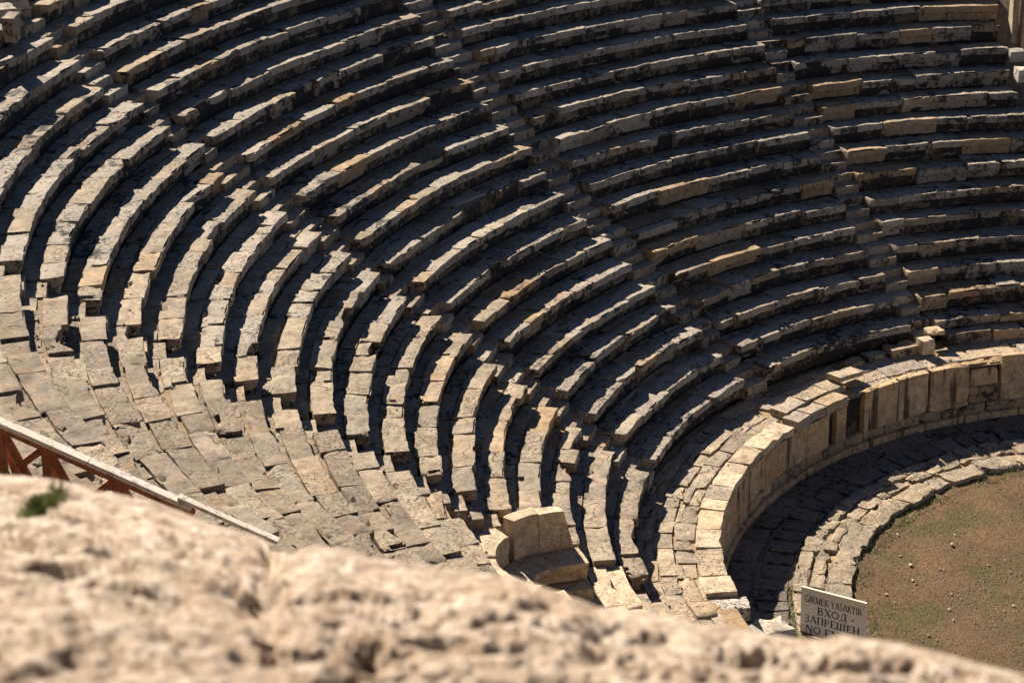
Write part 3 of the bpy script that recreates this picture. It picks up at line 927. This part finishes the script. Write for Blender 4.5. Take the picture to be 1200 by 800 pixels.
GL = {
    'G': (0.86, [(arc(.46, .5, .38, .46, 48, 325), .13, False), st((.76, .42), (.76, .06), s=False), th((.6, .42), (.9, .42))]),
    'I': (0.40, [st((.2, 0), (.2, 1))]),
    'İ': (0.40, [st((.2, 0), (.2, 1)), st((.2, 1.14), (.2, 1.28), s=False)]),
    'R': (0.82, [st((.18, 0), (.18, 1)), (arc(.36, .75, .26, .22, 90, -90), .11, False), th((.18, .97), (.36, .97)), th((.18, .52), (.36, .52)), st((.40, .52), (.74, 0))]),
    'M': (1.02, [th((.16, 0), (.16, 1), s=True), st((.16, .98), (.51, .06), s=False), th((.51, .06), (.86, .98)), st((.86, 0), (.86, 1))]),
    'E': (0.74, [st((.18, 0), (.18, 1)), th((.18, .97), (.66, .97)), th((.18, .52), (.55, .52)), th((.18, .03), (.68, .03)), th((.66, .97), (.66, .8)), th((.68, .03), (.68, .22))]),
    'K': (0.84, [st((.18, 0), (.18, 1)), th((.2, .42), (.72, 1), s=True), st((.36, .58), (.74, 0))]),
    'Y': (0.80, [st((.1, 1), (.4, .46)), th((.7, 1), (.4, .46), s=True), st((.4, .46), (.4, 0))]),
    'A': (0.84, [th((.1, 0), (.42, 1), s=True), st((.42, 1), (.76, 0)), th((.22, .34), (.62, .34))]),
    'S': (0.66, [(arc(.33, .74, .22, .23, 30, 270, 10) + arc(.33, .27, .24, .24, 90, -150, 10), .12, False)]),
    'T': (0.76, [st((.38, 0), (.38, 1)), th((.06, .97), (.70, .97)), th((.06, .97), (.06, .78)), th((.70, .97), (.70, .78))]),
    'В': (0.78, [st((.18, 0), (.18, 1)), (arc(.36, .75, .22, .22, 90, -90), .11, False), (arc(.38, .27, .26, .25, 90, -90), .12, False), th((.18, .97), (.36, .97)), th((.18, .52), (.38, .52)), th((.18, .03), (.38, .03))]),
    'Х': (0.84, [st((.12, 1), (.72, 0)), th((.12, 0), (.72, 1), s=True)]),
    'О': (0.92, [(arc(.46, .5, .36, .45, 0, 360, 24), .13, False)]),
    'Д': (0.90, [th((.24, .05), (.36, .97)), th((.36, .97), (.72, .97)), st((.68, .05), (.68, 1), s=False), th((.06, .03), (.86, .03)), th((.08, .03), (.08, -.18)), th((.84, .03), (.84, -.18))]),
    'З': (0.68, [(arc(.30, .75, .22, .22, 150, -90, 12), .11, False), (arc(.30, .27, .25, .25, 90, -150, 12), .12, False)]),
    'П': (0.88, [st((.18, 0), (.18, 1)), st((.70, 0), (.70, 1)), th((.18, .97), (.70, .97))]),
    'Р': (0.74, [st((.18, 0), (.18, 1)), (arc(.36, .72, .24, .25, 90, -90), .11, False), th((.18, .97), (.36, .97)), th((.18, .47), (.36, .47))]),
    'Щ': (1.24, [st((.18, 0), (.18, 1)), st((.58, 0), (.58, 1)), st((.98, 0), (.98, 1)), th((.18, .03), (1.14, .03)), th((1.14, .03), (1.14, -.2))]),
    'Е': (0.74, None), 'А': (0.84, None),
    'Н': (0.90, [st((.18, 0), (.18, 1)), st((.72, 0), (.72, 1)), th((.18, .5), (.72, .5))]),
    'N': (0.92, [th((.16, 0), (.16, 1), s=True), st((.16, 1), (.76, .02), s=False), th((.76, 0), (.76, 1), s=True)]),
    'O': (0.92, None), '-': (0.5, [st((.1, .42), (.4, .42), s=False)]), ' ': (0.4, []),
}
for a, b_ in (('Е', 'E'), ('А', 'A'), ('O', 'О')):
    GL[a] = GL[b_]


def lettering(text, x0, x1, ztop, cap):
    V, F = [], []
    tot = sum(GL[c][0] for c in text)
    kx = (x1 - x0) / tot

    def quad(p, q, w):
        p, q = np.array(p), np.array(q)
        d = q - p
        L = math.hypot(*d) or 1
        nrm = np.array([-d[1], d[0]]) / L * w / 2
        i = len(V)
        for a in (p + nrm, p - nrm, q - nrm, q + nrm):
            V.append(SBL + sx * (x0 + (cur + a[0]) * kx) + sz * (ztop - cap + a[1] * cap) + sn * 0.0135)
        F.append((i, i + 1, i + 2, i + 3))
    cur = 0
    for c in text:
        for (pts, w, ser) in GL[c][1]:
            for p, q in zip(pts[:-1], pts[1:]):
                quad(p, q, w)
            if ser:
                for e in (pts[0], pts[-1]):
                    if e[1] < 0.03 or e[1] > 0.97:
                        y = 0.025 if e[1] < 0.5 else 0.975
                        quad((e[0] - 0.15, y), (e[0] + 0.15, y), 0.05)
        cur += GL[c][0]
    o = mesh_obj('lettering', V, F, M_LETTER, bd, None, False)
    o['kind'] = 'print'
    del o['kind']
    return o


lettering('GİRMEK YASAKTIR', 0.05 * SW, 0.94 * SW, SH - 0.155, 0.145)
lettering('ВХОД -', 0.25 * SW, 0.84 * SW, SH - 0.355, 0.16)
lettering('ЗАПРЕЩЕН', 0.055 * SW, 0.92 * SW, SH - 0.575, 0.155)
lettering('NO ENTRY', 0.075 * SW, 0.92 * SW, SH - 0.795, 0.15)

# ------------------------------------------------------------------ wooden handrail
RA = np.array([20.98, -13.64, 9.50])
RB = np.array([20.43, -10.50, 8.14])
rail_dir = RB - RA
RL = np.linalg.norm(rail_dir)
rail_dir /= RL
rside = np.cross(rail_dir, [0, 0, 1.0])
rside /= np.linalg.norm(rside)
rup = np.cross(rside, rail_dir)
rail = thing('wooden_handrail', 'sloping timber handrail with bleached top and orange brown braced posts at left', 'handrail', RA + rail_dir * 1.5 - np.array([0, 0, 0.9]))


def beam(name, p, q, w, d, mat, parent, up=None, over=0.0):
    p, q = np.array(p, float), np.array(q, float)
    a = (q - p) / np.linalg.norm(q - p)
    s = rside if up is None else np.cross(a, up)
    s = s - (s @ a) * a
    s /= np.linalg.norm(s)
    u = np.cross(s, a)
    if u[2] < 0:
        u = -u
    def fn(uu, v, ww):
        return p + np.outer(uu, q - p) + np.outer(v - 0.5, s * w) + np.outer(ww - 0.5, u * d)
    n = max(3, int(np.linalg.norm(q - p) / 0.15))
    return rough_stone(name, lv(n), lv(3), lv(3), fn, mat, parent, amp=0.0025, bevel=0.003, chip=0.008)


P = lambda s: RA + rail_dir * s
beam('handrail_plank', P(-2.2), P(1.13), 0.135, 0.055, M_RAIL, rail)
beam('handrail_plank', P(1.135), P(2.45), 0.13, 0.055, M_RAIL, rail)
beam('handrail_plank', P(2.25) + rup * 0.05, P(3.52) + rup * 0.05, 0.10, 0.045, M_RAIL, rail)
beam('rail_bearer', P(-2.2) - rup * 0.075, P(2.5) - rup * 0.06, 0.10, 0.06, M_POST, rail)
for s in (-1.5, 0.02, 0.62, 1.52):
    top = P(s) - rup * 0.09
    foot = top + np.array([0, 0, -1.15])
    pt = beam('post', foot, top, 0.10, 0.10, M_POST, rail)
    beam('brace', foot + rail_dir * 0.40 + np.array([0, 0, 0.55]), top + rail_dir * 0.05 + np.array([0, 0, -0.02]), 0.05, 0.09, M_POST, pt)
    beam('brace', foot - rail_dir * 0.40 + np.array([0, 0, 0.75]), top - rail_dir * 0.05 + np.array([0, 0, -0.02]), 0.05, 0.09, M_POST, pt)
    beam('strut', foot + rside * -0.45 + np.array([0, 0, 0.2]), top - rside * 0.05, 0.06, 0.08, M_POST, pt)

# ------------------------------------------------------------------ foreground rock, 3.5 to 7 m from the lens, resting on the upper slope
SX = [-220, 0, 60, 130, 180, 250, 306, 318, 340, 372, 420, 500, 560, 600, 640, 700, 760, 850, 930, 972, 990, 1012, 1060, 1120, 1200, 1400]
SY = [495, 556, 562, 578, 590, 616, 632, 650, 650, 640, 650, 664, 670, 676, 690, 712, 722, 736, 751, 752, 746, 752, 757, 772, 793, 850]
nu, nv = 620, 230
ux = np.linspace(-220, 1400, nu)
sil = np.interp(ux, SX, SY)
dsil = np.interp(ux, [-220, 0, 306, 330, 600, 1000, 1400], [7.6, 7.2, 6.6, 6.0, 5.6, 5.0, 4.6])
rows_ = []
for j in range(nv):
    s = j / (nv - 1)
    if s <= 0.78:
        q = s / 0.78
        y = 930 + (sil - 930) * q
        invd = 1 / 3.0 + (1 / dsil - 1 / 3.0) * q
        # hump profile so that the silhouette is a rounded edge
        d = 1 / invd
        P_ = np.stack([ray_at(x, yy, dd) for x, yy, dd in zip(ux, y, d)])
    else:
        q = (s - 0.78) / 0.22
        base = rows_[int(0.78 * (nv - 1))]
        fwd = np.array([CD[0], CD[1], 0]) / math.hypot(CD[0], CD[1])
        P_ = base + fwd * (1.3 * math.sin(q * math.pi / 2) * (0.25 + 0.75 * q)) - np.array([0, 0, 1.0]) * (0.05 * q + 2.6 * q * q)
    rows_.append(P_)
G = np.array(rows_)
flatP = G.reshape(-1, 3)
fade = np.clip((0.80 - np.linspace(0, 1, nv)) / 0.06, 0.25, 1)[:, None] * np.ones(nu)
dz = 0.03 * vnoise(flatP, 1.6, 21) + 0.012 * vnoise(flatP, 4.3, 22)
for f_, a_ in ((8, 0.008), (15, 0.010), (29, 0.010), (57, 0.009)):
    dz = dz + a_ * (1 - 2.2 * np.abs(vnoise(flatP, f_, 40 + f_)))       # sharp crests and notches of weathered limestone
pit = np.maximum(0, vnoise(flatP, 7.0, 31) - 0.45) * -0.09 + np.maximum(0, vnoise(flatP, 16.0, 35) - 0.45) * -0.04
rid = -0.06 * (1 - np.abs(vnoise(flatP, 2.6, 33))) ** 8
edge_fade = np.where(np.linspace(0, 1, nv) < 0.70, 1.0, np.clip(1 - (np.linspace(0, 1, nv) - 0.70) / 0.10, 0.15, 1))[:, None] * np.ones(nu)
flatP = flatP + np.outer((dz + pit + rid) * edge_fade.ravel(), [0.25, 0.08, 0.95])
G = flatP.reshape(nv, nu, 3)
V0 = G.reshape(-1, 3) - CAM
zz = V0 @ CD
gx, gy = 600 + FPX * (V0 @ CR) / zz, 400 - FPX * (V0 @ CU) / zz
front = np.repeat(np.linspace(0, 1, nv) < 0.775, nu)
dent = np.zeros(len(V0))
for (x_, y_, wx, wy, dp) in ((296, 702, 26, 17, 0.085), (316, 652, 10, 14, 0.07), (436, 772, 26, 12, 0.06), (262, 690, 30, 6, 0.03), (120, 668, 60, 5, 0.03), (330, 770, 40, 8, 0.045), (880, 772, 30, 8, 0.04), (560, 760, 50, 6, 0.03), (40, 640, 40, 7, 0.035), (700, 770, 30, 9, 0.04)):
    dent += dp * np.exp(-(((gx - x_) / wx) ** 2 + ((gy - y_) / wy) ** 2)) * (0.8 + 0.6 * vnoise(G.reshape(-1, 3), 18, 71))
flatP = G.reshape(-1, 3) - np.outer(dent * front, [0.25, 0.08, 0.95])
G = flatP.reshape(nv, nu, 3)
# skirt: near edge and both flanks drop to the slope
top_front = G[0] - np.array([0, 0, 2.0])
V = np.concatenate([flatP, top_front])
F = [(j * nu + i, j * nu + i + 1, (j + 1) * nu + i + 1, (j + 1) * nu + i) for j in range(nv - 1) for i in range(nu - 1)]
o = nv * nu
F += [(o + i, o + i + 1, i + 1, i) for i in range(nu - 1)]
rock = mesh_obj('rock', V, F, M_ROCK, None, G[nv // 2, nu // 2], True, None)
tag(rock, 'large pale limestone rock, blurred, filling the bottom foreground', 'rock')

# green tuft on the rock
j0 = int(0.78 * (nv - 1))
i0 = int(np.interp(46, ux, np.arange(nu)))
V, F = [], []
for k in range(1100):
    x = random.gauss(50, 10)
    i = int(np.clip(np.interp(x, ux, np.arange(nu)), 0, nu - 1))
    yy = np.interp(x, [15, 75], [606, 577]) + random.gauss(0, 4)
    q = (yy - 930) / (sil[i] - 930)
    j = int(np.clip(q * 0.78 * (nv - 1), 0, j0))
    b_ = G[j, i] - np.array([0, 0, 0.005])
    L = random.uniform(0.015, 0.05)
    d = np.array([random.gauss(0, .5), random.gauss(0, .5), 1.0])
    d /= np.linalg.norm(d)
    s = np.cross(d, [random.gauss(0, 1), random.gauss(0, 1), 0.1])
    s /= np.linalg.norm(s)
    n = len(V)
    V += [b_ - s * 0.004, b_ + s * 0.004, b_ + d * L * 0.6 + s * 0.003, b_ + d * L]
    F += [(n, n + 1, n + 2, n + 3)]
tuft = mesh_obj('grass_tuft', V, F, M_GRASS, None, np.mean(V, 0), False)
tag(tuft, 'small tuft of green moss growing on the rock edge', kind='stuff')

# ------------------------------------------------------------------ small things on the orchestra ground
proto = None
for k in range(36):
    for _ in range(200):
        a = random.uniform(-2.5, -0.6)
        r = math.sqrt(random.uniform(4, 50))
        if seen(pol(r, a, ZF), -10, -10):
            break
    s = random.choice([0.04, 0.05, 0.07, 0.05, 0.11, 0.06])
    if proto is None or k % 8 == 0:
        o = block('loose_stone', pol(r, a, ZF - 0.02), (1, 0.7, 0.30), 0, M_PEBBLE, None, amp=0.10, bevel=0.12, chip=0.3, n=(4, 4, 3), loc=pol(r, a, ZF - 0.02))
        proto = o
    else:
        o = proto.copy()
        col.objects.link(o)
        o.location = pol(r, a, ZF - 0.01)
    o.scale = (s, s, s)
    o.rotation_euler = (0, 0, random.random() * 6)
    tag(o, 'small pale stone lying loose on the brown orchestra ground', 'stone', 'small stones scattered on the orchestra ground')


def scatter(name, label, count, place, mk, mat):
    V, F = [], []
    for _ in range(count):
        p = place()
        if p is not None:
            mk(V, F, p)
    o = mesh_obj(name, V, F, mat, None, np.mean(V, 0), False)
    return tag(o, label, kind='stuff')


def on_floor(r0, r1, a0=-2.7, a1=-0.6):
    def f():
        r = math.sqrt(random.uniform(r0 * r0, r1 * r1))
        p = pol(r, random.uniform(a0, a1), ZF - 0.015)
        return p if seen(p, 20, 20) else None
    return f


def mk_blade(L0, L1, w):
    def f(V, F, p):
        L = random.uniform(L0, L1)
        d = np.array([random.gauss(0, .7), random.gauss(0, .7), 0.7])
        d /= np.linalg.norm(d)
        s = np.array([random.gauss(0, 1), random.gauss(0, 1), 0])
        s /= np.linalg.norm(s)
        n = len(V)
        V.extend([p - s * w, p + s * w, p + d * L])
        F.append((n, n + 1, n + 2))
    return f


def mk_pebble(s0, s1):
    def f(V, F, p):
        s = random.uniform(s0, s1)
        n = len(V)
        pts = [np.array([math.cos(t) * s * random.uniform(.7, 1.2), math.sin(t) * s * random.uniform(.7, 1.2), 0]) for t in (0, 1.6, 3.1, 4.7)]
        V.extend([p + q for q in pts] + [p + np.array([0, 0, s * 0.45 + 0.008])])
        F.extend([(n, n + 1, n + 4), (n + 1, n + 2, n + 4), (n + 2, n + 3, n + 4), (n + 3, n, n + 4)])
    return f


def on_seats():
    n = random.randint(1, 24)
    a = random.uniform(-2.75, -0.5)
    r = R1 + (n - 1) * T + random.choice([random.uniform(0.03, 0.6), random.uniform(0.48, 0.6)])
    if in_niche(r, a):
        return None
    p = pol(r, a, (n - 1) * H - 0.012)
    return p if seen(p, 20, 20) else None


def on_walk():
    p = pol(random.uniform(10.0, 11.5), random.uniform(-2.8, -1.05), ZD - 0.01)
    return p if seen(p, 20, 20) else None


M_STRAW = flat_mat('straw', (0.25, 0.178, 0.115), 0.9, 0.4)
scatter('gravel', 'fine gravel strewn over the orchestra ground', 1500, on_floor(1.5, 7.25), mk_pebble(0.006, 0.024), M_PEBBLE)
scatter('dry_grass', 'short dead grass over the orchestra ground', 14000, on_floor(1.5, 7.25), mk_blade(0.02, 0.05, 0.006), M_STRAW)
scatter('dark_grass', 'short olive grass between the dead blades', 1200, on_floor(1.5, 7.25), mk_blade(0.03, 0.07, 0.007), M_DRYGRASS)
scatter('edge_grass', 'thin green grass along the inner edge of the paving ring', 3800, on_floor(6.85, 7.3), mk_blade(0.03, 0.09, 0.008), M_GRASS)


def channel_weeds():
    p = pol(random.uniform(8.44, 8.56), random.uniform(-1.40, -1.05), ZF)
    return p


scatter('channel_grass', 'thin weeds in the joint behind the sign', 500, channel_weeds, mk_blade(0.04, 0.12, 0.008), M_GRASS)
scatter('stone_chips', 'small stone chips lying along the seat rows', 2600, on_seats, mk_pebble(0.012, 0.05), M_SEAT)
scatter('seat_weeds', 'short dry weeds in the joints of the seat rows', 1500, on_seats, mk_blade(0.04, 0.10, 0.008), M_DRYGRASS)
scatter('walkway_chips', 'small chips on the walkway paving', 350, on_walk, mk_pebble(0.012, 0.045), M_PAVE)
